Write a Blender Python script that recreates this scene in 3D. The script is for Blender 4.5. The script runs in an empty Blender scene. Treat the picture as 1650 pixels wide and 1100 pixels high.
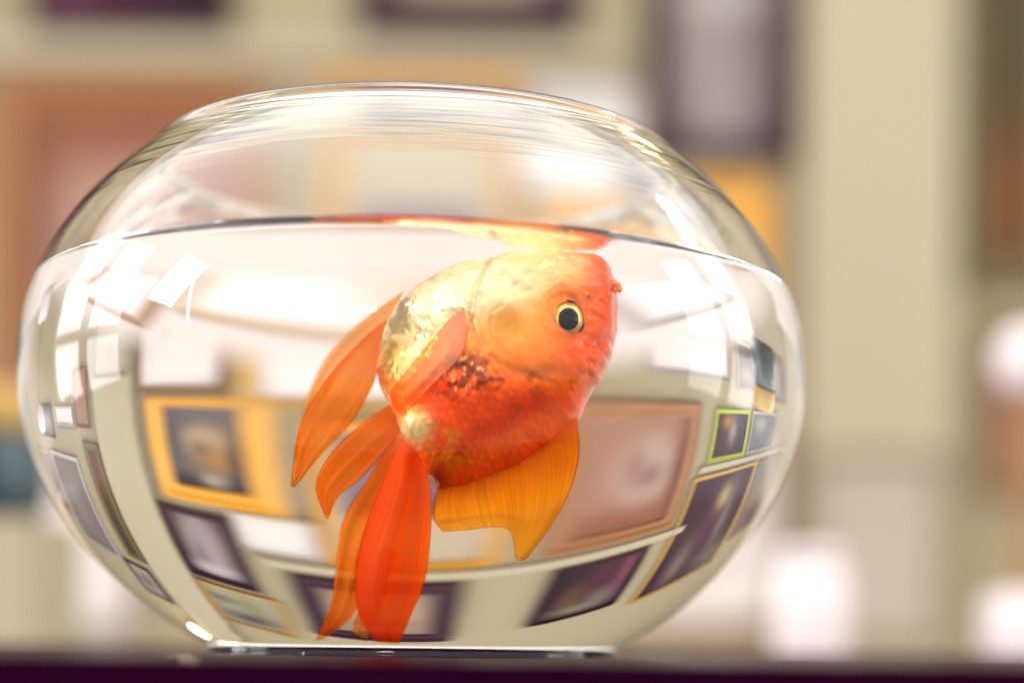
import bpy, bmesh, math, random
import numpy as np
from mathutils import Vector, Matrix
random.seed(7); RNG = np.random.default_rng(11)
SC = bpy.context.scene
COL = SC.collection

# ------------------------------------------------------------------ camera
D = .47
F, YH, ROLL = 5772 * D, 1020.0, math.radians(.7)     # focal length in photo pixels, distance to the bowl axis
CX, H = (825 - 665) / F * D, .006                          # lens just above the table top
cam_d = bpy.data.cameras.new('camera'); cam = bpy.data.objects.new('camera', cam_d); COL.objects.link(cam)
cr, sr = math.cos(ROLL), math.sin(ROLL)
cam.matrix_world = Matrix(((cr, -sr, 0, CX), (0, 0, -1, -D), (sr, cr, 0, H), (0, 0, 0, 1)))
cam_d.sensor_width = 36; cam_d.lens = 36 * F / 1650
cam_d.shift_y = (YH - 550) / 1650
cam_d.clip_start = .02; cam_d.clip_end = 60
cam_d.dof.use_dof = True; cam_d.dof.focus_distance = .403; cam_d.dof.aperture_fstop = 3.4
SC.camera = cam

# ------------------------------------------------------------------ light
w = bpy.data.worlds.new('World'); SC.world = w; w.use_nodes = True
bg = w.node_tree.nodes['Background']; bg.inputs[0].default_value = (1, .965, .92, 1); bg.inputs[1].default_value = .82

def area_lamp(name, loc, target, sx, sy, power, col, roll=0):
    d = bpy.data.lights.new(name, 'AREA'); d.shape = 'RECTANGLE'; d.size = sx; d.size_y = sy
    d.energy = power; d.color = col
    o = bpy.data.objects.new(name, d); COL.objects.link(o)
    o.location = loc
    q = (Vector(target) - Vector(loc)).to_track_quat('-Z', 'Y')
    o.rotation_euler = (q.to_matrix() @ Matrix.Rotation(roll, 3, 'Z')).to_euler()
    return o
def strip_lamp(name, p1, p2, wid, power, col):
    p1, p2 = Vector(p1), Vector(p2); c = (p1 + p2) / 2; y = (p2 - p1).normalized(); z = (c - Vector((0, 0, .08))); z = (z - y * z.dot(y)).normalized()
    o = area_lamp(name, c, (0, 0, 0), wid, (p2 - p1).length, power, col)
    o.rotation_euler = Matrix((y.cross(z), y, z)).transposed().to_euler()
    return o
area_lamp('ceiling_fill', (0, -.95, 2.6), (0, -.95, 0), 9, 6.3, 128, (1, .965, .92))  # added unseen overhead light, top-lights the fish
for sx, pw, cl in ((-1, 4.6, (1, .98, .97)), (1, 3.6, (1, .97, .94))):          # added unseen side lights, split into panes, to brighten the fish
    for j in range(3):
        for k in range(2):
            area_lamp('side_fill_pane', (sx * (2.6 + .02 * k), .75 - .78 * k, .12 + .72 * j), (0, .75 - .78 * k, .12 + .72 * j), .60, .58, pw, cl)
strip_lamp('window_pane_lamp', (-1.80, -.68, .62), (-1.53, -.80, 1.09), .34, 8, (1, .97, .98))
strip_lamp('window_gap_lamp', (-1.69, -1.03, .37), (-1.56, -.87, .98), .03, .8, (1, .97, .98))
strip_lamp('side_strip_lamp', (1.21, .63, 1.54), (1.56, .38, 1.27), .09, 2.4, (1, .96, .96))
strip_lamp('front_strip_lamp', (-.62, -2.3, .56), (-.30, -2.4, .55), .09, 2.2, (1, .97, .97))

SC.view_settings.view_transform = 'Standard'; SC.view_settings.look = 'None'
SC.view_settings.exposure = 1.02; SC.view_settings.gamma = 1; SC.view_settings.use_curve_mapping = False
cy = SC.cycles
cy.use_denoising = True; cy.max_bounces = 24; cy.transmission_bounces = 20; cy.glossy_bounces = 8
cy.diffuse_bounces = 4; cy.transparent_max_bounces = 24
cy.caustics_reflective = True; cy.caustics_refractive = True; cy.blur_glossy = .3
cy.sample_clamp_indirect = 6; cy.sample_clamp_direct = 0

# ------------------------------------------------------------------ bowl figures and the path of light through it
ZC = .0750                                   # height of the widest point
A0, BU0, BL0 = .1071, .0804, .0858             # outer radius, upper and lower half height
TH = .0022
A1, BU1, BL1 = A0 - TH, BU0 - TH, BL0 - TH - .001
ZB, ZW = .0037, .0952                         # inside bottom, water level
NG, NW = 1.37, 1.333

def hit(p, d, a, bu, bl):
    best = None
    for b, up in ((bu, True), (bl, False)):
        s = np.array([1 / a, 1 / a, 1 / b]); c = np.array([0, 0, ZC])
        q = (p - c) * s; e = d * s
        A = e @ e; B = q @ e; disc = B * B - A * (q @ q - 1)
        if disc < 0: continue
        r = math.sqrt(disc)
        for t in ((-B - r) / A, (-B + r) / A):
            if t < 1e-7: continue
            x = p + d * t
            if (x[2] >= ZC) != up: continue
            if best is None or t < best[0]:
                n = (x - c) * s * s; best = (t, x, n / np.linalg.norm(n))
    return best
def bend(d, n, eta):
    c = -(n @ d)
    if c < 0: n = -n; c = -c
    k = 1 - eta * eta * (1 - c * c)
    v = eta * d + (eta * c - math.sqrt(max(k, 0))) * n
    return v / np.linalg.norm(v)
def sight(px, py):
    u, v = px - 825, YH - py
    d = np.array([(cr * u - sr * v) / F, 1, (sr * u + cr * v) / F])
    return np.array([CX, -D, H]), d / np.linalg.norm(d)
def wet(px, py, Y):
    """point in the water at depth Y that is seen at photo position px, py"""
    p, d = sight(px, py)
    h = hit(p, d, A0, BU0, BL0); p = h[1]; d = bend(d, h[2], 1 / NG)
    h = hit(p, d, A1, BU1, BL1); p = h[1]; d = bend(d, h[2], NG / NW)
    return p + d * (Y - p[1]) / d[1]

# ------------------------------------------------------------------ helpers
def lin(c):
    c = np.asarray(c, float) / 255
    return np.where(c <= .04045, c / 12.92, ((c + .055) / 1.055) ** 2.4)
def L4(c): r = lin(c); return (float(r[0]), float(r[1]), float(r[2]), 1)
def new_mat(name):
    m = bpy.data.materials.new(name); m.use_nodes = True
    nt = m.node_tree; return m, nt, nt.nodes['Principled BSDF']
def node(nt, typ, **kw):
    n = nt.nodes.new(typ)
    for k, v in kw.items(): setattr(n, k, v)
    return n
def paint(name, rgb, rough=.5, var=.08, scale=14, metal=0, bump=.0, spec=.5, coat=0):
    m, nt, b = new_mat(name)
    tc = node(nt, 'ShaderNodeTexCoord'); nz = node(nt, 'ShaderNodeTexNoise'); nz.inputs['Scale'].default_value = scale; nz.inputs['Detail'].default_value = 5
    nt.links.new(tc.outputs['Object'], nz.inputs['Vector'])
    mr = node(nt, 'ShaderNodeMapRange'); mr.inputs['To Min'].default_value = 1 - var; mr.inputs['To Max'].default_value = 1 + var
    nt.links.new(nz.outputs['Fac'], mr.inputs['Value'])
    mx = node(nt, 'ShaderNodeVectorMath', operation='SCALE'); mx.inputs[0].default_value = tuple(L4(rgb)[:3])
    nt.links.new(mr.outputs[0], mx.inputs['Scale']); nt.links.new(mx.outputs[0], b.inputs['Base Color'])
    b.inputs['Roughness'].default_value = rough; b.inputs['Metallic'].default_value = metal
    b.inputs['Specular IOR Level'].default_value = spec; b.inputs['Coat Weight'].default_value = coat
    if bump:
        bp = node(nt, 'ShaderNodeBump'); bp.inputs['Strength'].default_value = bump; bp.inputs['Distance'].default_value = .002
        nt.links.new(nz.outputs['Fac'], bp.inputs['Height']); nt.links.new(bp.outputs[0], b.inputs['Normal'])
    return m
def link_mesh(name, me, mat, parent=None, smooth=False):
    if mat is not None: me.materials.append(mat)
    if smooth: me.polygons.foreach_set('use_smooth', [True] * len(me.polygons))
    o = bpy.data.objects.new(name, me); COL.objects.link(o)
    if parent: o.parent = parent
    return o
def from_bm(name, bm, mat, parent=None, smooth=False):
    me = bpy.data.meshes.new(name); bm.normal_update(); bm.to_mesh(me); bm.free()
    return link_mesh(name, me, mat, parent, smooth)
def pyd(name, vs, fs, mat, parent=None, smooth=False):
    me = bpy.data.meshes.new(name); me.from_pydata([tuple(map(float, v)) for v in vs], [], fs); me.update()
    return link_mesh(name, me, mat, parent, smooth)
def tag(o, label, cat, group=None):
    o['label'] = label; o['category'] = cat
    if group: o['group'] = group
    return o
def struct(o): o['kind'] = 'structure'; return o
def empty(name, loc, label, cat, group=None):
    o = bpy.data.objects.new(name, None); COL.objects.link(o); o.location = loc
    return tag(o, label, cat, group)
def box_bm(x0, x1, y0, y1, z0, z1, bev=0, seg=2):
    bm = bmesh.new(); bmesh.ops.create_cube(bm, size=1)
    for v in bm.verts:
        v.co = Vector(((x0 + x1) / 2 + v.co.x * (x1 - x0), (y0 + y1) / 2 + v.co.y * (y1 - y0), (z0 + z1) / 2 + v.co.z * (z1 - z0)))
    if bev: bmesh.ops.bevel(bm, geom=bm.edges[:], offset=bev, segments=seg, affect='EDGES')
    return bm
def box(name, x0, x1, y0, y1, z0, z1, mat, parent=None, bev=0):
    return from_bm(name, box_bm(x0, x1, y0, y1, z0, z1, bev), mat, parent)
def lathe(name, prof, mat, parent=None, seg=64, flip=False, smooth=True):
    """surface of revolution; a profile point with r=0 makes a pole"""
    vs, rings = [], []
    for r, z in prof:
        if r < 1e-9: rings.append([len(vs)]); vs.append((0, 0, z))
        else:
            rings.append(list(range(len(vs), len(vs) + seg)))
            vs += [(r * math.cos(2 * math.pi * k / seg), r * math.sin(2 * math.pi * k / seg), z) for k in range(seg)]
    fs = []
    for a, b in zip(rings, rings[1:]):
        for k in range(seg):
            j = (k + 1) % seg
            if len(a) == 1 and len(b) == 1: continue
            if len(a) == 1: f = (a[0], b[j], b[k])
            elif len(b) == 1: f = (a[k], a[j], b[0])
            else: f = (a[k], a[j], b[j], b[k])
            fs.append(f[::-1] if flip else f)
    return pyd(name, vs, fs, mat, parent, smooth)
def catmull(P, n):
    P = np.asarray(P, float); m = len(P)
    if m == 2: t = np.linspace(0, 1, n)[:, None]; return P[0] * (1 - t) + P[1] * t
    Q = np.vstack([2 * P[0] - P[1], P, 2 * P[-1] - P[-2]])
    u = np.linspace(0, m - 1 - 1e-9, n); i = u.astype(int); t = (u - i)[:, None]
    a, b, c, d = Q[i], Q[i + 1], Q[i + 2], Q[i + 3]
    return .5 * ((2 * b) + (c - a) * t + (2 * a - 5 * b + 4 * c - d) * t ** 2 + (3 * b - a - 3 * c + d) * t ** 3)

# ------------------------------------------------------------------ the room behind
WY = 2.3
M_wall = paint('wall_plaster', (130, 120, 94), .75, .04, 5, bump=.1)
M_cream = paint('cream_paint', (140, 131, 108), .55, .03, 6)
M_white = paint('white_paint', (208, 198, 200), .5, .02, 6)
M_floor = paint('floor_boards', (170, 140, 110), .5, .12, 3)
struct(box('wall', -5, 5, WY, WY + .12, -.76, 3.4, M_wall))
struct(box('floor', -5, 5, -3, WY, -.80, -.75, M_floor))
struct(box('pillar', .490, .735, WY - .06, WY + .001, -.745, 3.4, M_cream, bev=.004))
tag(box('picture_rail', -.94, .19, WY - .022, WY + .001, .930, .968, M_cream, bev=.003), 'cream picture rail running between the two rows of frames', 'rail')
tag(box('wall_ledge', -2.7, -.90, WY - .022, WY + .001, .643, .672, M_cream, bev=.003), 'narrow cream ledge beneath the large plum print at far left', 'ledge')

def print_mat():
    m, nt, b = new_mat('printed_paper')
    a = node(nt, 'ShaderNodeAttribute', attribute_name='Col')
    nt.links.new(a.outputs['Color'], b.inputs['Base Color']); b.inputs['Roughness'].default_value = .5; b.inputs['Specular IOR Level'].default_value = .12
    return m
M_print = print_mat()
def blob_cols(u, v, base, blobs, tone):
    c = np.tile(lin(base) * tone, (len(u), 1))
    for cx, cy_, rx, ry, rgb, hard in blobs:
        q = ((u - cx) / rx) ** 2 + ((v - cy_) / ry) ** 2
        wgt = np.exp(-np.minimum(q, 60) ** hard)[:, None]
        c = c * (1 - wgt) + lin(rgb) * tone * wgt
    return c
def set_col(me, c):
    at = me.color_attributes.new('Col', 'FLOAT_COLOR', 'POINT')
    rgba = np.concatenate([c, np.ones((len(c), 1))], 1).astype(np.float32)
    at.data.foreach_set('color', rgba.ravel())
def moulding(x0, x1, z0, z1, l, r, b, t, yb, dep):
    """mitred frame with a raised inner and outer lip"""
    prof = ((0, 0), (0, .8), (.12, 1), (.3, .92), (.55, .62), (.8, .7), (1, .55), (1, .05))
    vs, fs = [], []
    for k, dd in prof:
        for sx, sz in ((0, 0), (1, 0), (1, 1), (0, 1)):
            x = x0 + l * k if sx == 0 else x1 - r * k
            z = z0 + b * k if sz == 0 else z1 - t * k
            vs.append((x, yb - dep * dd, z))
    for i in range(len(prof) - 1):
        for s in range(4):
            j = (s + 1) % 4
            fs.append((i * 4 + s, i * 4 + j, i * 4 + 4 + j, i * 4 + 4 + s))
    return vs, fs
def picture(name, x0, x1, z0, z1, fw, fmat, base, blobs, label, cat='picture', mat_w=0, mat_c=(236, 230, 226), yb=WY, res=40, group=None):
    l, r, b, t = fw if isinstance(fw, tuple) else (fw,) * 4
    cx, cz = (x0 + x1) / 2, z0
    root = empty(name, (cx, yb, cz), label, cat, group)
    vs, fs = moulding(x0 - cx, x1 - cx, 0, z1 - z0, l, r, b, t, 0, .028)
    pyd('frame', vs, fs, fmat, root)
    ix0, ix1, iz0, iz1 = x0 - cx + l * .9, x1 - cx - r * .9, b * .9, z1 - z0 - t * .9
    mw = mat_w if isinstance(mat_w, tuple) else (mat_w,) * 4
    if any(mw):
        box('mat', ix0, ix1, -.005, -.001, iz0, iz1, paint('mat_board', tuple(.82 * k for k in mat_c), .8, .02), root)
    ix0 += mw[0]; ix1 -= mw[1]; iz0 += mw[2]; iz1 -= mw[3]
    n = res; g = np.linspace(0, 1, n)
    U, V = np.meshgrid(g, g); U = U.ravel(); V = V.ravel()
    vv = np.stack([ix0 + U * (ix1 - ix0), np.full_like(U, -.0065), iz0 + V * (iz1 - iz0)], 1)
    ff = [(i * n + j, i * n + j + 1, (i + 1) * n + j + 1, (i + 1) * n + j) for i in range(n - 1) for j in range(n - 1)]
    o = pyd('print', vv, ff, M_print, root)
    set_col(o.data, blob_cols(U, V, base, blobs, 0.58 if min(base) > 225 else .35))
    return root
G_gold = paint('gilt_frame', (188, 132, 0), .4, .1, 30)
G_brown = paint('brown_gilt_frame', (124, 82, 36), .45, .12, 30)
G_thin = paint('thin_gilt_frame', (156, 122, 50), .4, .1, 30)
G_plum = paint('plum_frame', (40, 12, 32), .4, .1, 30, spec=.15)
G_green = paint('lime_frame', (146, 162, 30), .45, .1, 30)
G_grey = paint('grey_frame', (146, 138, 138), .5, .08, 30)
G_white = paint('white_frame', (172, 162, 152), .5, .04, 30)
picture('framed_picture', .085, .440, .385, .745, (.065, .066, .026, .056), G_gold, (150, 120, 100),
        [(.5, .1, .6, .14, (120, 116, 120), 2), (.45, .42, .3, .2, (226, 196, 160), 2), (.5, .5, .12, .1, (120, 80, 60), 1), (.3, .6, .2, .16, (206, 150, 80), 1.5),
         (.85, .5, .14, .5, (110, 106, 112), 2), (.5, .95, .9, .16, (44, 30, 48), 2), (.1, .7, .1, .4, (60, 44, 56), 2), (.42, .86, .13, .08, (225, 215, 190), 1)],
        'small picture in a wide yellow gilt frame beside the cream pillar')
picture('framed_picture', .235, .483, .785, 1.135, .030, G_plum, (120, 92, 96),
        [(.5, .5, .34, .6, (206, 190, 190), 2), (.5, .30, .2, .2, (190, 176, 186), 1), (.62, .62, .12, .26, (150, 138, 150), 1), (.5, .85, .4, .1, (232, 226, 226), 1)],
        'plum framed portrait with pale grey centre at upper right of the bowl')
picture('framed_picture', .20, .485, 1.165, 1.47, .018, G_thin, (206, 200, 178),
        [(.75, .3, .3, .12, (150, 140, 110), 1), (.35, .35, .2, .3, (170, 170, 120), 1), (.5, .75, .5, .2, (110, 96, 92), 1)],
        'thin gilt framed pale green print above the plum portrait')
picture('framed_picture', .035, .226, .755, .912, .010, G_white, (228, 226, 226), [(.5, .1, .4, .1, (226, 214, 200), 1)],
        'small blank white card between the plum portrait and central gilt frame')
picture('framed_picture', -.290, .026, .44, .912, .022, G_gold, (142, 120, 150),
        [(.5, .2, .6, .25, (190, 80, 60), 2), (.5, .75, .7, .14, (126, 110, 140), 2), (.3, .35, .2, .2, (214, 110, 80), 1), (.8, .5, .15, .2, (180, 150, 170), 1)],
        'tall gilt framed purple and red print directly behind the bowl', mat_w=(.03, .03, .016, .17), mat_c=(176, 162, 138))
picture('framed_picture', -.838, -.388, .372, .908, .055, paint('umber_gilt_frame', (118, 70, 22), .45, .12, 30), (206, 150, 126),
        [(.5, .95, .8, .2, (176, 110, 84), 1.5), (.45, .45, .33, .3, (228, 196, 184), 2), (.42, .5, .16, .12, (176, 128, 118), 1), (.6, .4, .1, .16, (190, 140, 126), 1), (.05, .5, .12, .6, (150, 86, 60), 1)],
        'salmon pink picture in a broad brown gilt frame left of the bowl')
picture('framed_picture', -.775, -.442, .985, 1.345, .018, G_plum, (40, 6, 40),
        [(.45, .3, .2, .4, (96, 34, 66), 1), (.3, .7, .22, .2, (140, 126, 120), 1.2), (.7, .6, .16, .3, (120, 84, 60), 1.2), (.55, .85, .3, .1, (160, 140, 120), 1), (.15, .3, .1, .4, (150, 80, 110), 1)],
        'dark purple print at upper left above the salmon picture')
picture('framed_picture', -.238, .13, .985, 1.39, .06, G_plum, (186, 160, 136),
        [(.5, .4, .4, .4, (214, 194, 164), 2), (.5, .7, .3, .1, (166, 140, 120), 1)],
        'tan picture in a wide dark plum frame above the bowl')
picture('framed_picture', -1.545, -.878, .688, 1.415, .022, G_thin, (64, 20, 50),
        [(.35, .4, .09, .3, (140, 120, 130), 1), (.6, .5, .12, .5, (92, 28, 78), 1), (.75, .75, .1, .2, (150, 130, 120), 1), (.3, .8, .25, .08, (120, 90, 80), 1), (.5, .2, .1, .1, (214, 190, 130), 1), (.15, .9, .3, .2, (130, 118, 108), 1)],
        'largest plum print in a thin gilt frame on the far left wall')
picture('framed_picture', -1.285, -.942, .393, .632, .020, G_green, (70, 26, 46),
        [(.5, .4, .12, .3, (200, 176, 170), 1), (.3, .2, .15, .1, (60, 70, 140), 1), (.7, .2, .12, .15, (220, 150, 60), 1)],
        'small dark picture in a lime green frame on the far left wall')
picture('framed_picture', -1.86, -1.325, .393, .632, .020, G_grey, (142, 142, 150), [(.4, .6, .2, .3, (90, 92, 104), 1), (.7, .3, .2, .2, (190, 186, 186), 1)],
        'grey print in a grey frame beside the lime framed picture')
picture('framed_picture', -2.35, -1.60, .695, 1.26, .022, G_brown, (150, 140, 144), [(.5, .4, .3, .3, (190, 160, 80), 1), (.6, .8, .3, .2, (120, 80, 76), 1)],
        'brown framed grey and ochre print at the far left end')
picture('white_panel', -1.045, -.592, .0, .272, .018, G_grey, (246, 238, 240), [(.5, .1, .6, .05, (214, 206, 204), 1)],
        'bright white sheet in a grey frame low on the left wall', 'panel')
picture('white_panel', .505, .720, .0, .30, .010, M_cream, (238, 224, 208), [(.5, .68, .08, .13, (222, 204, 188), 1)],
        'narrow pale sheet in a cream frame on the pillar', 'panel', yb=WY - .06)
picture('white_panel', .184, .470, .02, .362, .014, G_brown, (242, 236, 236), [(.62, .35, .07, .1, (126, 116, 124), 1), (.5, .28, .1, .07, (226, 190, 110), 1)],
        'white sheet with a small grey and yellow mark left of the pillar', 'panel')
picture('white_panel', -.215, .160, -.02, .412, (.03, .055, .03, .03), G_thin, (247, 240, 242), [(.5, .1, .7, .06, (236, 222, 206), 1)],
        'broad white sheet in a pale gilt frame behind the fish', 'panel')
picture('framed_picture', .765, .905, .585, 1.22, .034, paint('olive_frame', (78, 70, 32), .5, .1, 20), (110, 70, 36), [(.5, .2, .6, .2, (150, 84, 40), 2), (.5, .75, .5, .3, (84, 80, 50), 1)],
        'tall narrow olive framed picture right of the pillar')
picture('framed_picture', .965, 1.235, .418, .540, .016, G_grey, (236, 230, 228), [(.5, .85, .6, .08, (150, 140, 140), 1)],
        'small white card in a grey frame far right of the pillar')
picture('framed_picture', .80, .935, .25, .52, .010, G_brown, (206, 160, 126), [(.5, .5, .3, .3, (190, 130, 100), 1)],
        'small orange brown print low beside the pillar')
picture('framed_picture', 1.02, 1.5, .68, 1.32, .03, G_grey, (150, 138, 136), [(.5, .5, .3, .3, (170, 160, 156), 1)],
        'large grey print high on the far right wall')

picture('framed_picture', 1.30, 1.62, .40, .60, .018, G_plum, (90, 96, 120), [(.4, .5, .3, .3, (200, 196, 196), 1)], 'small slate blue print in a plum frame at the far right end')
picture('framed_picture', 1.56, 2.05, .70, 1.15, .022, G_thin, (150, 120, 110), [(.5, .4, .3, .3, (96, 60, 66), 1), (.3, .8, .2, .1, (206, 190, 170), 1)], 'thin gilt framed brown print at the far right end')
picture('framed_picture', .80, 1.0, 1.28, 1.55, .018, G_plum, (200, 190, 180), [(.5, .5, .3, .3, (140, 120, 130), 1)], 'upright pale print in a plum frame high right of the pillar')
picture('framed_picture', -1.55, -1.12, .06, .30, .016, G_grey, (130, 116, 108), [(.5, .4, .3, .3, (76, 66, 70), 1), (.8, .7, .2, .2, (190, 180, 176), 1)], 'grey framed murky print low on the far left wall')
picture('framed_picture', -2.2, -1.66, .02, .32, .016, G_brown, (170, 160, 150), [(.3, .5, .2, .4, (110, 90, 84), 1), (.7, .5, .1, .4, (214, 206, 200), 1)], 'brown framed pale grey print low at the far left end')
M_glow = bpy.data.materials.new('lit_shade'); M_glow.use_nodes = True
M_glow.node_tree.nodes['Principled BSDF'].inputs['Emission Color'].default_value = (1, .80, .50, 1); M_glow.node_tree.nodes['Principled BSDF'].inputs['Emission Strength'].default_value = 5
sc_ = empty('wall_light', (.80, WY, 1.70), 'lit warm wall lamp showing as a bright glint at the lower left of the bowl', 'lamp')
box('back_plate', -.04, .04, -.02, .001, .02, .16, G_brown, sc_, .003)
box('arm', -.008, .008, -.10, -.0205, .08, .096, G_brown, sc_, .002)
o_ = lathe('shade', [(.045, .05), (.06, .09), (.055, .15), (.04, .17), (0, .175)], M_glow, sc_, 40); o_.location = (0, -.13, 0)
# sideboard behind the table, with the things that stand on it
SB = -.012
sb = empty('sideboard', (0, .64, -.745), 'long white sideboard standing between the table and the wall', 'sideboard')
def part_box(name, x0, x1, y0, y1, z0, z1, mat, root, bev=0):
    L = root.location
    return box(name, x0 - L.x, x1 - L.x, y0 - L.y, y1 - L.y, z0 - L.z, z1 - L.z, mat, root, bev)
part_box('top', -1.3, 1.0, .30, .76, SB - .025, SB, paint('stone_top', (172, 160, 157), .6, .08, 12), sb, .004)
part_box('body', -1.27, .97, .32, .75, -.66, SB - .026, M_white, sb, .003)
part_box('plinth', -1.24, .94, .34, .73, -.745, -.661, M_white, sb)
for k in range(5):
    x = -1.25 + k * .444
    d_ = part_box('door', x + .01, x + .434, .302, .319, -.645, SB - .04, M_white, sb, .003)
for k in range(5):
    x = -1.25 + k * .444 + .222
    part_box('handle', x - .05, x + .05, .288, .301, -.12, -.112, G_grey, sb, .002)
def flat_card(x0, x1, y0, y1, fmat, label):
    r = empty('lying_card', ((x0 + x1) / 2, (y0 + y1) / 2, SB), label, 'card'); w_, d_ = (x1 - x0) / 2, (y1 - y0) / 2
    box('backing', -w_, w_, -d_, d_, 0, .003, fmat, r, .0008)
    box('sheet', -w_ + .008, w_ - .008, -d_ + .008, d_ - .008, .0031, .0037, M_card, r)
M_card = paint('white_card', (182, 172, 172), .7, .02)
flat_card(-.034, .019, .435, .548, paint('tan_board', (158, 138, 108), .6, .1), 'white card with a tan border mirrored above the fish back')
flat_card(-.150, -.062, .425, .540, G_grey, 'white card with a grey border mirrored right of the fish head')
flat_card(.028, .105, .385, .520, G_brown, 'white card with a brown border mirrored at the left under the waterline')
M_ceramic = paint('white_glaze', (190, 180, 184), .25, .02, 10)
M_teal = paint('teal_glaze', (24, 48, 56), .3, .15, 18)
def turned(name, x, y, z, parts, label, cat):
    root = empty(name, (x, y, z), label, cat)
    for pn, prof, m in parts: lathe(pn, prof, m, root, 48)
    return root
def cyl_prof(r, z0, z1, b): return [(0, z0), (r - b, z0), (r - b * .3, z0 + b * .3), (r, z0 + b), (r, z1 - b), (r - b * .3, z1 - b * .3), (r - b, z1), (0, z1)]
turned('ceramic_jar', .226, .65, SB, [('jar', cyl_prof(.025, 0, .066, .007), M_ceramic), ('lid', cyl_prof(.022, .0665, .078, .004), M_ceramic)],
       'white ceramic jar behind the bowl at lower right', 'jar')
turned('globe_lamp', .372, .66, SB, [('base', cyl_prof(.030, 0, .050, .010), M_ceramic), ('stem', [(.0045, .0505), (.0045, .184)], G_brown),
       ('globe', [(0, .181)] + [(.024 * math.sin(a), .205 - .024 * math.cos(a)) for a in np.linspace(.15, math.pi - .02, 20)] + [(0, .229)], M_ceramic)],
       'white globe on a slim brass stem at the right edge', 'lamp')
tag(box('display_block', -.375, -.258, .545, .655, SB, .073, M_cream, bev=.003), 'cream display block at the left edge under the teal jar', 'block')
turned('teal_jar', -.312, .60, .073, [('jar', [(0, 0), (.036, 0), (.042, .005), (.045, .02), (.045, .04), (.042, .052), (.036, .056), (0, .056)], M_teal),
       ('lid', [(0, .0565), (.038, .0565), (.040, .060), (.040, .078), (.036, .083), (0, .085)], G_thin)],
       'dark teal jar with a golden lid at the left edge', 'jar')

# ------------------------------------------------------------------ the table
def table_mat():
    m, nt, b = new_mat('dark_lacquer')
    tc = node(nt, 'ShaderNodeTexCoord'); mp = node(nt, 'ShaderNodeMapping'); mp.inputs['Scale'].default_value = (4, 60, 60)
    nz = node(nt, 'ShaderNodeTexNoise'); nz.inputs['Scale'].default_value = 3; nz.inputs['Detail'].default_value = 6
    rp = node(nt, 'ShaderNodeValToRGB'); rp.color_ramp.elements[0].color = L4((18, 0, 22)); rp.color_ramp.elements[1].color = L4((36, 0, 20))
    nt.links.new(tc.outputs['Object'], mp.inputs[0]); nt.links.new(mp.outputs[0], nz.inputs['Vector'])
    nt.links.new(nz.outputs['Fac'], rp.inputs[0]); nt.links.new(rp.outputs[0], b.inputs['Base Color'])
    b.inputs['Roughness'].default_value = .3; b.inputs['Specular IOR Level'].default_value = .012
    return m
M_table = table_mat()
tb = empty('table', (0, .04, -.75), 'dark plum lacquered table carrying the fish bowl', 'table')
part_box('table_top', -.75, .75, -.15, .19, -.035, 0, M_table, tb, .002)
part_box('apron', -.70, .70, -.13, .175, -.095, -.0352, M_table, tb)
for sx in (-1, 1):
    for y in (-.11, .16):
        part_box('leg', sx * .67 - .022, sx * .67 + .022, y - .014, y + .014, -.75, -.0952, M_table, tb)

# ------------------------------------------------------------------ bowl and water
def glass(name, ior, col=(1, 1, 1, 1), rough=0):
    m = bpy.data.materials.new(name); m.use_nodes = True; nt = m.node_tree; nt.nodes.clear()
    o = node(nt, 'ShaderNodeOutputMaterial'); g = node(nt, 'ShaderNodeBsdfGlass')
    g.inputs['IOR'].default_value = ior; g.inputs['Color'].default_value = col; g.inputs['Roughness'].default_value = rough
    nt.links.new(g.outputs[0], o.inputs['Surface']); return m
M_glass = glass('clear_glass', NG, (.985, .992, .988, 1))
M_wet = glass('water_against_glass', NW / NG)      # the wet side is one boundary between water and glass
M_water = glass('water_surface', NW)
ro = lambda z: A0 * math.sqrt(max(0, 1 - ((z - ZC) / (BU0 if z > ZC else BL0)) ** 2))
ri = lambda z: A1 * math.sqrt(max(0, 1 - ((z - ZC) / (BU1 if z > ZC else BL1)) ** 2))
ZCON = ZW + .0017                                  # the meniscus climbs the glass to here
ZR = .1340
SEG = 256
outer = [(0, -.0006), (.0555, -.0006), (.0562, -.0006), (.0566, -.00056), (.0567, -.0004), (.0566, .0004), (.0564, .0012), (.0564, .0018), (.0567, .0023)]   # foot sunk below the table top, without an air gap, to darken the base
z0 = .0030
outer += [(ro(z), z) for z in np.concatenate([np.linspace(z0, .03, 22), np.linspace(.0315, ZR, 84)])]
rb, zb, rad = (ro(ZR) + ri(ZR) - .0008) / 2 + .0002, ZR + .0008, .0018
bead = [(rb + rad * math.cos(a), zb + rad * math.sin(a)) for a in np.linspace(math.radians(-22), math.radians(205), 18)]
lip = lambda z: .0008 * max(0, (z - .112) / (ZR - .112)) ** 1.5
inner = [(ri(z) - lip(z), z) for z in np.linspace(ZR - .0004, ZCON, 150)]
bowl = lathe('fish_bowl', outer + bead + inner, M_glass, None, SEG)
def grain(x, y, seed):
    g = np.random.default_rng(seed).random((400, 64)); i = np.floor(y).astype(int); f = y - i; f = f * f * (3 - 2 * f)
    u = x / (2 * math.pi) * 24; j = np.floor(u).astype(int); h = u - j; h = h * h * (3 - 2 * h); j0 = j % 24; j1 = (j + 1) % 24
    i = np.clip(i, 0, 398); return (g[i, j0] * (1 - h) + g[i, j1] * h) * (1 - f) + (g[i + 1, j0] * (1 - h) + g[i + 1, j1] * h) * f - .5
co = np.empty(len(bowl.data.vertices) * 3, np.float32); bowl.data.vertices.foreach_get('co', co); co = co.reshape(-1, 3)
n_in = len(inner) * SEG; vi = co[-n_in:]                      # hand-blown unevenness of the lip, inside only
th_, zz_ = np.arctan2(vi[:, 1], vi[:, 0]) % (2 * math.pi), vi[:, 2]
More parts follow.
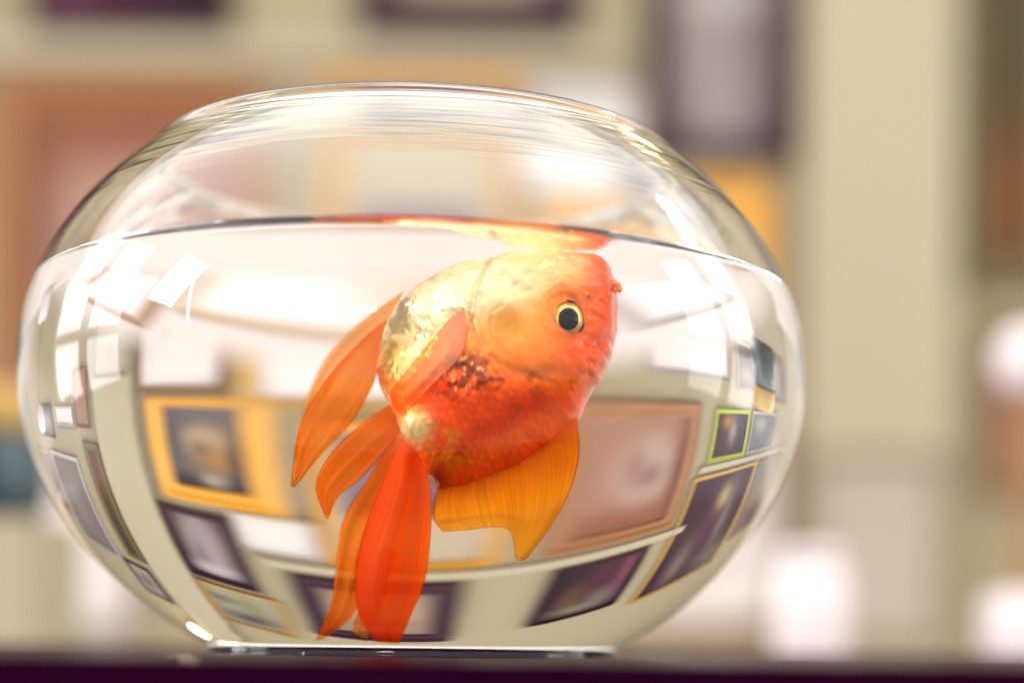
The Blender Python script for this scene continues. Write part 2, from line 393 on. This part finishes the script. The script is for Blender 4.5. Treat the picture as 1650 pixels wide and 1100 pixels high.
amt = np.clip((zz_ - .106) / .012, 0, 1) * np.clip((ZR - zz_) / .003, 0, 1)
dr = amt * (.00006 * grain(th_, zz_ / .0015, 5) + .00003 * grain(th_, zz_ / .00062, 6))
vi[:, :2] *= (1 + dr / np.hypot(vi[:, 0], vi[:, 1]))[:, None]
bowl.data.vertices.foreach_set('co', co.ravel()); bowl.data.update()
def matte(name, rgb):
    m = bpy.data.materials.new(name); m.use_nodes = True; nt = m.node_tree; nt.nodes.clear()
    o = node(nt, 'ShaderNodeOutputMaterial'); d = node(nt, 'ShaderNodeBsdfDiffuse'); d.inputs[0].default_value = L4(rgb); nt.links.new(d.outputs[0], o.inputs[0]); return m
lathe('base_block', [(0, .00362), (.030, .00362), (.048, .0036), (.0530, .0031), (.0551, .0018), (.0558, -.0001), (.0558, -.0004)][::-1], matte('dark_matte', (34, 6, 30)), bowl, 96)  # added dark dome inside the foot, blocks bright refraction so the base reads dark
tag(bowl, 'round clear glass fish bowl standing on the dark table', 'fish bowl')
zs = ZB + .0045
wside = [(0, ZB), (ri(zs) - .011, ZB), (ri(zs) - .0065, ZB + .0004), (ri(zs) - .003, ZB + .0016), (ri(zs) - .0008, ZB + .0032)] + [(ri(z), z) for z in np.concatenate([np.linspace(zs, .03, 18), np.linspace(.0315, ZCON, 60)])]
water = lathe('water', wside, M_wet, None, SEG)
top = [(ri(ZCON) - .010 * (1 - k) ** 1.0, ZW + .0017 * k ** 2.6) for k in np.linspace(1, 0, 16)]
top[0] = (ri(ZCON), ZCON)
top += [(r, ZW) for r in (.08, .06, .04, .02)] + [(0, ZW)]
wt = lathe('surface', top, M_water, water, SEG)
tag(water, 'clear water filling the bowl to just below its shoulder', 'water')

# ------------------------------------------------------------------ goldfish
Y0 = -.048
root = empty('goldfish', tuple(wet(800, 600, Y0)), 'orange and pale gold fancy goldfish with long flowing fins in the bowl', 'goldfish')
O = np.array(root.location)
st = [  # dorsal x,y, ventral x,y, half width (m)
 (987, 482, 987, 512, .0035), (980, 442, 982, 556, .0090), (962, 422, 966, 596, .0128), (925, 413, 944, 634, .0158), (868, 412, 922, 672, .0182),
 (800, 417, 884, 712, .0200), (735, 428, 830, 748, .0206), (676, 462, 768, 772, .0196), (632, 512, 716, 786, .0168), (610, 572, 694, 772, .0130),
 (614, 622, 684, 748, .0098), (632, 660, 672, 728, .0072), (650, 690, 664, 712, .0040)]
NS, NP = 240, 260
S = catmull(st, NS)
dpx, vpx, hw = S[:, :2], S[:, 2:4], S[:, 4]
dw = np.array([wet(x, y, Y0) for x, y in dpx]); vw = np.array([wet(x, y, Y0) for x, y in vpx])
phi = np.linspace(0, 2 * math.pi, NP, endpoint=False)
cph, sph = np.cos(phi), np.sin(phi)
ex = .86
cc = np.sign(cph) * np.abs(cph) ** 1.0; ss = np.sign(sph) * np.abs(sph) ** ex
mid = (dw + vw) / 2; half = (dw - vw) / 2
V = mid[:, None, :] + half[:, None, :] * cc[None, :, None]
V[:, :, 1] += -hw[:, None] * ss[None, :]
Q = ((dpx + vpx) / 2)[:, None, :] + ((dpx - vpx) / 2)[:, None, :] * cc[None, :, None]
idx = np.arange(NS * NP).reshape(NS, NP)
faces = []
for i in range(NS - 1):
    a = idx[i]; b = idx[i + 1]; a2 = np.roll(a, -1); b2 = np.roll(b, -1)
    faces += np.stack([a, b, b2, a2], 1).tolist()
faces.append(idx[0].tolist()); faces.append(idx[-1][::-1].tolist())
# normals on the grid
dU = np.gradient(V, axis=0); dV = (np.roll(V, -1, 1) - np.roll(V, 1, 1))
N = np.cross(dU, dV); N /= np.maximum(np.linalg.norm(N, axis=2, keepdims=True), 1e-12)
out_dir = V - mid[:, None, :]
sgn = np.sign((N * out_dir).sum(2, keepdims=True)); N *= np.where(sgn == 0, 1, sgn)
qx, qy = Q[:, :, 0], Q[:, :, 1]
# smooth value noise in photo-pixel space
def vnoise(x, y, s, seed):
    g = np.random.default_rng(seed).random((256, 256)); u = x / s + 1000; v = y / s + 1000
    i = np.floor(u).astype(int); j = np.floor(v).astype(int); fu = u - i; fv = v - j
    fu = fu * fu * (3 - 2 * fu); fv = fv * fv * (3 - 2 * fv); i %= 255; j %= 255
    return (g[i, j] * (1 - fu) + g[i + 1, j] * fu) * (1 - fv) + (g[i, j + 1] * (1 - fu) + g[i + 1, j + 1] * fu) * fv
def fbm(x, y, s, seed): return (vnoise(x, y, s, seed) + .5 * vnoise(x, y, s / 2.1, seed + 1) + .25 * vnoise(x, y, s / 4.3, seed + 2)) / 1.75
fbm_ = fbm
def poly_sd(x, y, P, n=60):
    """signed distance to an open curve (positive to the right-hand side, i.e. towards the snout)"""
    P = catmull(P, n); best = np.full(x.shape, 1e9); sg = np.zeros(x.shape)
    for a, b in zip(P, P[1:]):
        e = b - a; t = np.clip(((x - a[0]) * e[0] + (y - a[1]) * e[1]) / (e @ e), 0, 1)
        dx = x - a[0] - t * e[0]; dy = y - a[1] - t * e[1]; d = np.hypot(dx, dy)
        m = d < best; best = np.where(m, d, best); sg = np.where(m, np.sign(e[0] * dy - e[1] * dx), sg)
    return best, -sg
sstep = lambda a, b, t: (lambda k: k * k * (3 - 2 * k))(np.clip((t - a) / (b - a), 0, 1))
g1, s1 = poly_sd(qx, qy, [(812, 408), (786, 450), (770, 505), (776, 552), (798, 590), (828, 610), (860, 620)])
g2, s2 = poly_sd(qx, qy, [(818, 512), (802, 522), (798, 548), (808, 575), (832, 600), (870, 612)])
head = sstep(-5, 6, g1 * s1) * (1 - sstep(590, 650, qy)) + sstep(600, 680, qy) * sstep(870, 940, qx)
g1 = g1 + 40 * sstep(575, 620, qy)
disp = head * .0009 - .0006 * np.exp(-(g1 / 4.5) ** 2) + .0004 * sstep(-4, 5, g2 * s2) * np.exp(-(g2 / 30) ** 2) * sstep(610, 560, qy) - .0003 * np.exp(-(g2 / 4) ** 2) * sstep(605, 560, qy)
# overlapping scales on the body
ax, ay = -.84, .54
R_ = 15.0
wpx = qx + 26 * (fbm_(qx, qy, 60, 61) - .5) + 9 * (fbm_(qx, qy, 18, 63) - .5); wpy = qy + 26 * (fbm_(qx, qy, 60, 65) - .5) + 9 * (fbm_(qx, qy, 18, 67) - .5)
a_ = (wpx * ax + wpy * ay) / (R_ * .78); b_ = (-wpx * ay + wpy * ax) / R_
hs = np.zeros_like(qx); sid = np.zeros_like(qx)
ia = np.floor(a_)
for k in (-1, 0, 1, 2):
    row = ia - k; off = np.where(np.mod(row, 2) == 0, 0, .5)
    cb = np.round(b_ - off) + off
    da = a_ - row; db = b_ - cb
    r2 = (da * .72) ** 2 + (db * 1.45) ** 2
    h = np.where((r2 < 1) & (da > -.4), .35 + .5 * da * .6 - .35 * (db * 1.4) ** 2, 0)
    h = h * (r2 < 1)
    sid = np.where(h > hs, np.mod(np.sin(row * 12.9 + cb * 78.2) * 43758.5, 1), sid); hs = np.maximum(hs, h)
scale_amt = (1 - head) * sstep(0, .12, (np.arange(NS) / NS)[:, None] + 0 * qx) * (.35 + .65 * sstep(430, 500, qy))
disp += scale_amt * hs * (.00022 + .0006 * fbm(qx, qy, 50, 77) ** 2 * 1.6) + scale_amt * .0006 * (fbm(qx, qy, 26, 79) - .5)
fn = fbm(qx, qy, 42, 3) - .5; fn2 = fbm(qx, qy, 14, 9) - .5
crin = 1 - np.abs(2 * fbm(qx * .6 + qy * .5, qy - .4 * qx, 24, 131) - 1)
disp += head * (fn * .0009 + fn2 * .0003 + (crin - .8) * .0009 * sstep(560, 470, qy))
chin = np.exp(-(((qx - 962) / 26) ** 2 + ((qy - 596) / 40) ** 2))
disp += chin * (.0010 * (fbm(qx, qy, 11, 21) - .45))
brow = np.exp(-(((qx - 930) / 34) ** 2 + ((qy - 470) / 20) ** 2)); disp += brow * .0004
sock = np.hypot(qx - 915, qy - 516); disp += .0004 * np.exp(-((sock - 36) / 9) ** 2) - .0008 * (sock < 27)
mouth, _m = poly_sd(qx, qy, [(990, 548), (972, 560), (956, 578)]); disp -= .0004 * np.exp(-(mouth / 5) ** 2)
intest = np.exp(-(((qx - 748) / 66) ** 2 + ((qy - 620) / 38) ** 2) ** 2); disp += intest * .0018 * (fbm(qx, qy, 12, 31) - .45)
vent = np.exp(-(((qx - 672) / 30) ** 2 + ((qy - 700) / 26) ** 2)); disp += vent * .0014
disp *= np.minimum(1, hw / .008)[:, None]
V = V + N * disp[:, :, None]
# skin pattern; pale back and red belly also hold painted top light and shade
def mixc(c, wgt, rgb): return c * (1 - wgt[..., None]) + lin(rgb) * wgt[..., None]
def bl(x, y, rx, ry, p=1.0, rot=0):
    dx, dy = qx - x, qy - y; c_, s_ = math.cos(rot), math.sin(rot)
    return np.exp(-((((dx * c_ + dy * s_) / rx) ** 2 + ((-dx * s_ + dy * c_) / ry) ** 2) ** p))
wx = qx + 26 * fn; qy_ = qy
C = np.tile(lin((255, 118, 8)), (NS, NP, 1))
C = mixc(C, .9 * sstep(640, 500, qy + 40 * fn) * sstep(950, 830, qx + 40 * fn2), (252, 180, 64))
C = mixc(C, .95 * bl(700, 480, 105, 92, 2, -.5), (250, 222, 172))  # pale back, partly a painted overhead highlight
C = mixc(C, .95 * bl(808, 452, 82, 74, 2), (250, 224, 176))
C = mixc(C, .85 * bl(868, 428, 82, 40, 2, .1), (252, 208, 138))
C = mixc(C, .65 * bl(655, 560, 50, 60, 1.6), (246, 214, 150))
C = mixc(C, .85 * bl(640, 590, 24, 34, 1.5), (196, 146, 50))
C = mixc(C, .85 * bl(826, 540, 30, 26, 2) * sstep(0, 6, g2 * s2 + 1), (206, 132, 20))
C = mixc(C, .7 * bl(760, 565, 26, 36, 1.5), (214, 130, 20))
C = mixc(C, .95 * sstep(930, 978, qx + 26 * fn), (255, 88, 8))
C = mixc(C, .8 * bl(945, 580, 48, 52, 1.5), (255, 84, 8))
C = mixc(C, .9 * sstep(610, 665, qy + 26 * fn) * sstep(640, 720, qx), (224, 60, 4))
C = mixc(C, .75 * bl(835, 700, 90, 36, 1.6, -.5), (186, 26, 6))  # red belly skin, its darkness partly painted shade
C = mixc(C, .8 * np.exp(-(np.abs(qy - (790 - (qx - 700) * .52)) / 20) ** 2) * sstep(720, 790, qx), (255, 104, 36))
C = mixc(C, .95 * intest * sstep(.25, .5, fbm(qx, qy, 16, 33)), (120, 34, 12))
fil = np.abs(fbm(qx, qy, 17, 41) - .5); C = mixc(C, .8 * intest * sstep(.03, .008, fil), (248, 190, 110))
C = mixc(C, .8 * bl(728, 742, 36, 34, 2) * sstep(.35, .65, fbm(qx, qy, 13, 51)), (212, 122, 20))
C = mixc(C, .7 * bl(705, 778, 20, 16, 1.5), (120, 34, 30))
C = mixc(C, .95 * bl(676, 702, 26, 28, 1.6), (255, 220, 150))
C = mixc(C, .8 * bl(640, 640, 20, 16, 1), (255, 150, 60))
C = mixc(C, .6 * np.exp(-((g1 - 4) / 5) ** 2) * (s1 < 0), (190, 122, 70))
C = mixc(C, .5 * np.exp(-(g2 / 4) ** 2) * sstep(585, 545, qy), (166, 96, 20))
C = mixc(C, .15 * np.exp(-(mouth / 4) ** 2), (190, 50, 10))
C = mixc(C, .9 * bl(952, 495, 6, 7), (140, 60, 20))
C *= (1 + scale_amt * (.9 * (hs - .42)) * .55 + scale_amt * (sid - .5) * .14)[..., None]
C *= (1 + .22 * fn + .12 * fn2)[..., None]
C = np.clip(C, 0, .93)

def skin_mat():
    m, nt, b = new_mat('goldfish_skin')
    a = node(nt, 'ShaderNodeAttribute', attribute_name='Col'); nt.links.new(a.outputs['Color'], b.inputs['Base Color'])
    b.inputs['Roughness'].default_value = .22; b.inputs['IOR'].default_value = 1.30
    gt = node(nt, 'ShaderNodeAttribute', attribute_name='Glint'); nt.links.new(gt.outputs['Fac'], b.inputs['Metallic'])
    b.inputs['Subsurface Weight'].default_value = .25; b.inputs['Subsurface Radius'].default_value = (1, .35, .1); b.inputs['Subsurface Scale'].default_value = .002
    tc = node(nt, 'ShaderNodeTexCoord'); nz = node(nt, 'ShaderNodeTexNoise'); nz.inputs['Scale'].default_value = 900; nz.inputs['Detail'].default_value = 3
    bp = node(nt, 'ShaderNodeBump'); bp.inputs['Strength'].default_value = .12; bp.inputs['Distance'].default_value = .0004
    nt.links.new(tc.outputs['Object'], nz.inputs['Vector']); nt.links.new(nz.outputs['Fac'], bp.inputs['Height']); nt.links.new(bp.outputs[0], b.inputs['Normal'])
    return m
M_skin = skin_mat()
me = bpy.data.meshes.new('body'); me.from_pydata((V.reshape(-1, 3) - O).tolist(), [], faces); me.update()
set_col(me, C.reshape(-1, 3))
gl_ = np.clip(scale_amt * (.25 + .9 * sstep(.4, .62, fbm(qx, qy, 30, 97))) * sstep(700, 600, qy) * .6 + .35 * intest + .3 * bl(676, 702, 30, 30) + .28 * bl(826, 540, 34, 30) + .28 * head * sstep(540, 440, qy) * sstep(.45, .6, fbm(qx, qy, 26, 141)), 0, .7)
gat = me.attributes.new('Glint', 'FLOAT', 'POINT'); gat.data.foreach_set('value', gl_.astype(np.float32).ravel())
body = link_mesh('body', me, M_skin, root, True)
bm = bmesh.new(); bm.from_mesh(me); bmesh.ops.recalc_face_normals(bm, faces=bm.faces); bm.to_mesh(me); bm.free()
front = (phi > 0) & (phi < math.pi)
def skin_depth(px, py):
    dd = (Q[:, front, 0] - px) ** 2 + (Q[:, front, 1] - py) ** 2
    k = np.unravel_index(np.argmin(dd), dd.shape); return V[:, front][k][1]

def fin_mat(name, clear, thin):
    m = bpy.data.materials.new(name); m.use_nodes = True; nt = m.node_tree; nt.nodes.clear()
    o = node(nt, 'ShaderNodeOutputMaterial'); a = node(nt, 'ShaderNodeAttribute', attribute_name='Col'); al = node(nt, 'ShaderNodeAttribute', attribute_name='Thin')
    uv = node(nt, 'ShaderNodeUVMap', uv_map='UVMap'); mp = node(nt, 'ShaderNodeMapping'); mp.inputs['Scale'].default_value = (64, 1.2, 1)
    nz = node(nt, 'ShaderNodeTexNoise'); nz.inputs['Scale'].default_value = 1; nz.inputs['Detail'].default_value = 3
    nt.links.new(uv.outputs[0], mp.inputs[0]); nt.links.new(mp.outputs[0], nz.inputs['Vector'])
    mr = node(nt, 'ShaderNodeMapRange'); mr.inputs['From Min'].default_value = .3; mr.inputs['From Max'].default_value = .7
    mr.inputs['To Min'].default_value = .88; mr.inputs['To Max'].default_value = 1.10
    nt.links.new(nz.outputs['Fac'], mr.inputs['Value'])
    sc = node(nt, 'ShaderNodeVectorMath', operation='SCALE'); nt.links.new(a.outputs['Color'], sc.inputs[0]); nt.links.new(mr.outputs[0], sc.inputs['Scale'])
    di = node(nt, 'ShaderNodeBsdfDiffuse'); tr = node(nt, 'ShaderNodeBsdfTranslucent'); nt.links.new(sc.outputs[0], di.inputs[0]); nt.links.new(sc.outputs[0], tr.inputs[0])
    gl = node(nt, 'ShaderNodeBsdfGlossy'); gl.inputs['Roughness'].default_value = .35
    m1 = node(nt, 'ShaderNodeMixShader'); m1.inputs[0].default_value = thin; nt.links.new(di.outputs[0], m1.inputs[1]); nt.links.new(tr.outputs[0], m1.inputs[2])
    m2 = node(nt, 'ShaderNodeMixShader'); m2.inputs[0].default_value = .006; nt.links.new(m1.outputs[0], m2.inputs[1]); nt.links.new(gl.outputs[0], m2.inputs[2])
    tp = node(nt, 'ShaderNodeBsdfTransparent'); tp.inputs[0].default_value = L4((255, 176, 84))
    mu = node(nt, 'ShaderNodeMath', operation='MULTIPLY', use_clamp=True); nt.links.new(al.outputs['Fac'], mu.inputs[0])
    m4 = node(nt, 'ShaderNodeMapRange'); m4.inputs['From Min'].default_value = .3; m4.inputs['From Max'].default_value = .7; m4.inputs['To Min'].default_value = clear * 1.2; m4.inputs['To Max'].default_value = clear * .85
    nt.links.new(nz.outputs['Fac'], m4.inputs['Value']); nt.links.new(m4.outputs[0], mu.inputs[1])
    m3 = node(nt, 'ShaderNodeMixShader'); nt.links.new(mu.outputs[0], m3.inputs[0]); nt.links.new(m2.outputs[0], m3.inputs[1]); nt.links.new(tp.outputs[0], m3.inputs[2])
    nt.links.new(m3.outputs[0], o.inputs['Surface']); return m
def fin(name, rays, cols, mat, nr=56, nl=64, ripple=.0012, waves=2.2, label=None, fray=0., seed=1, ridge=.00003, nray=22, thin_fn=None):
    """rays: lists of (px, py, depth offset), root first; cols: root, middle, tip colour"""
    K = np.array([catmull(r, nl) for r in rays])                      # rays x length
    G = np.array([catmull(K[:, j], nr) for j in range(nl)])           # length x across
    t = np.linspace(0, 1, nl); s = np.linspace(0, 1, nr)
    rg = np.random.default_rng(seed)
    if fray:
        jag = fbm(s * 400, s * 0 + seed * 37, 22, seed) - .5
        for k in range(nr):
            e = 1 + fray * jag[k]
            tt = np.clip(t * e, 0, 1)
            for c in range(3): G[:, k, c] = np.interp(tt, t, G[:, k, c])
    ph = rg.random() * 6
    dy = G[:, :, 2] + ripple * (t[:, None] ** .8) * np.sin(waves * 2 * math.pi * s[None] + ph + 2.2 * t[:, None]) + ridge * np.sin(nray * 2 * math.pi * s[None])
    P = np.array([[wet(G[j, k, 0], G[j, k, 1], Y0 + dy[j, k]) for k in range(nr)] for j in range(nl)])
    fs = [(j * nr + k, j * nr + k + 1, (j + 1) * nr + k + 1, (j + 1) * nr + k) for j in range(nl - 1) for k in range(nr - 1)]
    o = pyd(name, P.reshape(-1, 3) - O, fs, mat, root, True)
    c = catmull([lin(x) for x in cols], nl); c = np.repeat(c[:, None, :], nr, 1)
    gx, gy = G[:, :, 0], G[:, :, 1]
    c = np.clip(c * (1 + .35 * (fbm(gx, gy, 46, seed + 70) - .42))[..., None], 0, .98)
    set_col(o.data, c.reshape(-1, 3))
    th = .35 + .65 * t[:, None] + .0 * s[None]
    edge = np.minimum(s, 1 - s)[None]; th = th + .5 * np.exp(-(edge / .04) ** 2)
    if thin_fn is not None: th = thin_fn(t[:, None], s[None], gx, gy)
    soft = 3.2 * np.exp(-(np.minimum(s, 1 - s)[None] / .02) ** 2) * sstep(.08, .25, t)[:, None] + 2.5 * sstep(.95, 1, t)[:, None]
    th = th + soft * (.6 + .8 * fbm(gx, gy, 9, seed + 90))
    at = o.data.attributes.new('Thin', 'FLOAT', 'POINT'); at.data.foreach_set('value', np.clip(th + 0 * gx, 0, 4).astype(np.float32).ravel())
    uv = o.data.uv_layers.new(name='UVMap'); lv = np.empty(len(o.data.loops), int); o.data.loops.foreach_get('vertex_index', lv)
    UV = np.stack([np.tile(s, nl), np.repeat(t, nr)], 1)[lv]; uv.data.foreach_set('uv', UV.astype(np.float32).ravel())
    if label: o['label'] = label
    return o
M_fin = fin_mat('fin_membrane', .52, .5); M_fin_pale = fin_mat('pale_fin_membrane', .6, .55); M_fin_dense = fin_mat('dense_fin_membrane', .20, .45); M_fin_web = fin_mat('web_fin_membrane', .30, .4); M_fin_veil = fin_mat('veil_fin_membrane', .5, .3)
fin('dorsal_fin', [[(652, 468, .004), (590, 512, .010), (528, 572, .014), (492, 648, .016), (474, 728, .016)],
                   [(640, 492, .004), (590, 530, .009), (534, 590, .013), (500, 660, .015), (478, 740, .016)],
                   [(628, 515, .004), (596, 545, .008), (545, 605, .012), (512, 672, .014), (490, 735, .014)]],
    [(255, 168, 96), (255, 186, 124), (255, 200, 150)], M_fin_pale, label='pale peach dorsal fin', seed=3, ripple=.0006)
fin('back_fin', [[(628, 512, 0.0030), (578, 552, 0.0005), (520, 618, -0.0020), (482, 690, -0.0050), (468, 782, -0.0070)],
                 [(624, 530, 0.0030), (580, 580, 0.0005), (530, 645, -0.0020), (492, 715, -0.0050), (470, 784, -0.0070)],
                 [(618, 552, 0.0030), (588, 605, 0.0005), (545, 668, -0.0020), (502, 730, -0.0050), (473, 785, -0.0070)],
                 [(613, 585, 0.0030), (598, 628, 0.0005), (566, 682, -0.0020), (518, 732, -0.0050), (477, 783, -0.0070)]],
    [(255, 112, 8), (255, 128, 14), (255, 140, 40)], M_fin, label='long orange fin swept down behind the back', seed=5, ripple=.0008)
fin('tail_fin', [[(634, 648, 0.0010), (585, 680, -0.0010), (532, 732, -0.0040), (508, 782, -0.0060), (524, 834, -0.0080)],
                 [(644, 665, 0.0010), (598, 705, -0.0010), (550, 752, -0.0040), (524, 792, -0.0060), (526, 835, -0.0080)],
                 [(654, 688, 0.0010), (618, 730, -0.0010), (580, 772, -0.0040), (546, 800, -0.0060), (529, 836, -0.0080)]],
    [(255, 112, 8), (255, 124, 10), (240, 96, 8)], M_fin, label='orange upper tail lobe curling to a point', seed=8)
fin('tail_fin', [[(640, 700, .000), (592, 772, .002), (552, 838, .003), (540, 920, .003), (532, 972, .003), (508, 1030, .002)],
                 [(656, 712, -.001), (612, 790, .001), (576, 860, .002), (560, 930, .002), (548, 985, .002), (513, 1031, .002)],
                 [(680, 730, -.001), (640, 800, .000), (612, 870, .001), (592, 940, .001), (570, 990, .001), (522, 1029, .002)]],
    [(255, 116, 8), (255, 128, 8), (255, 104, 8)], M_fin, label='orange middle tail lobe', seed=12, ripple=.0008, thin_fn=lambda t, s, gx, gy: .45 + .4 * t)
fin('tail_fin', [[(612, 880, .004), (590, 950, .004), (574, 990, .003), (566, 1022, .003)],
                 [(640, 890, .004), (622, 950, .004), (606, 1000, .003), (590, 1034, .003)]],
    [(255, 116, 26), (255, 150, 70), (255, 180, 120)], M_fin_pale, label='thin trailing tip behind the tail', seed=14, nr=20, nl=30)
fin('tail_fin', [[(645, 716, -.003), (618, 772, -.004), (590, 842, -.004), (572, 920, -.003), (578, 990, -.002), (606, 1034, -.001)],
                 [(656, 712, -.004), (645, 790, -.006), (624, 860, -.006), (610, 930, -.005), (606, 990, -.003), (618, 1035, -.001)],
                 [(668, 716, -.004), (668, 790, -.003), (656, 860, -.002), (646, 935, -.001), (634, 990, -.001), (630, 1036, -.001)],
                 [(684, 735, -.003), (695, 800, -.005), (694, 872, -.005), (684, 940, -.004), (664, 988, -.002), (644, 1036, -.001)]],
    [(255, 92, 12), (255, 80, 6), (248, 48, 4)], M_fin_dense, label='red orange lower tail lobe hanging to the floor of the bowl', seed=17, ripple=.0009, waves=1.6, nr=70, nl=84)
fin('anal_fin', [[(706, 782, .000), (699, 806, -.003), (697, 832, -.007), (704, 846, -.007), (714, 857, -.007)],
                 [(740, 772, .000), (733, 800, -.003), (735, 828, -.007), (738, 842, -.007), (744, 855, -.007)],
                 [(800, 748, .000), (802, 784, -.003), (808, 818, -.007), (812, 836, -.007), (816, 852, -.007)],
                 [(850, 722, .000), (860, 775, -.003), (858, 825, -.007), (848, 862, -.007), (830, 898, -.007)],
                 [(895, 692, .000), (904, 752, -.003), (894, 808, -.007), (872, 856, -.007), (840, 903, -.007)],
                 [(929, 660, .000), (934, 730, -.003), (918, 792, -.007), (888, 848, -.007), (848, 902, -.007)]],
    [(255, 108, 8), (255, 146, 8), (255, 160, 24)], M_fin_web, label='broad translucent orange fin under the belly', seed=21, fray=.10, nr=96, nl=64, ripple=.0005, nray=34, ridge=.00008,
    thin_fn=lambda t, s, gx, gy: .35 + .4 * t)
zd = lambda x, y, k: skin_depth(x, y) - Y0 - k
fin('pectoral_fin', [[(733, 503, zd(733, 510, .0006)), (702, 540, zd(702, 540, .0022)), (660, 590, zd(660, 590, .0030)), (628, 632, zd(640, 625, .0030))],
                     [(747, 499, zd(747, 505, .0008)), (722, 555, zd(722, 555, .0030)), (682, 605, zd(682, 605, .0040)), (634, 654, zd(645, 640, .0034))],
                     [(758, 510, zd(758, 512, .0006)), (744, 572, zd(744, 572, .0022)), (700, 618, zd(700, 618, .0034)), (650, 672, zd(655, 660, .0030))]],
    [(255, 206, 176), (255, 180, 120), (255, 140, 40)], M_fin_veil, label='peach coloured pectoral fin folded along the flank', seed=25, ripple=.0004,
    thin_fn=lambda t, s, gx, gy: .95 - .15 * t + .5 * np.exp(-(np.minimum(s, 1 - s) / .12) ** 2) * (t > .1) + .8 * sstep(.75, 1, t))
# eye
def spheroid(name, r, dep, mat, parent, off=0, seg=40):
    prof = [(0, -dep)] + [(r * math.sin(a), -dep * math.cos(a)) for a in np.linspace(.06, math.pi - .06, 22)] + [(0, dep)]
    o = lathe(name, prof, mat, parent, seg, flip=False)
    for v in o.data.vertices: v.co = Vector((v.co.x, v.co.z + off, v.co.y))
    return o
ey = skin_depth(915, 516)
ec = wet(915, 515, ey + .0006)
scale_px = np.linalg.norm(wet(925, 515, ey) - wet(915, 515, ey)) / 10
M_iris = paint('golden_iris', (232, 190, 98), .3, .35, 900, metal=.4)
M_rim = paint('eye_rim', (150, 66, 10), .35, .3, 900)
M_pupil = paint('black_pupil', (16, 4, 20), .2, .05, 50, spec=.12)
eye = spheroid('eye', scale_px * 27, .0024, M_rim, root, .0006); eye.location = ec - O; eye.rotation_euler = (math.radians(4), 0, math.radians(8))
spheroid('iris', scale_px * 23.5, .0022, M_iris, eye, -.0005)
spheroid('pupil', scale_px * 18, .0017, M_pupil, eye, -.0014)
for an, r0 in ((82, 26), (-28, 26)):
    f = spheroid('eye_spot', scale_px * 1.7, .0003, M_pupil, eye, 0); f.scale = (4.5, 1, 1)
    f.rotation_euler = (0, math.radians(90 - an), 0)
    f.location = (scale_px * r0 * math.cos(math.radians(an)), -.0014, scale_px * r0 * math.sin(math.radians(an)))
# nasal flap on the snout
bm = bmesh.new()
for x, y, r in ((981, 452, 6), (988, 456, 6.5), (995, 460, 6), (998, 466, 5), (991, 467, 4.5)):
    q = wet(x, y, Y0 - .004) - O
    bmesh.ops.create_icosphere(bm, subdivisions=3, radius=r * scale_px, matrix=Matrix.Translation(q))
nf = from_bm('nasal_flap', bm, paint('nasal_skin', (255, 140, 44), .4, .2, 700), root, True)
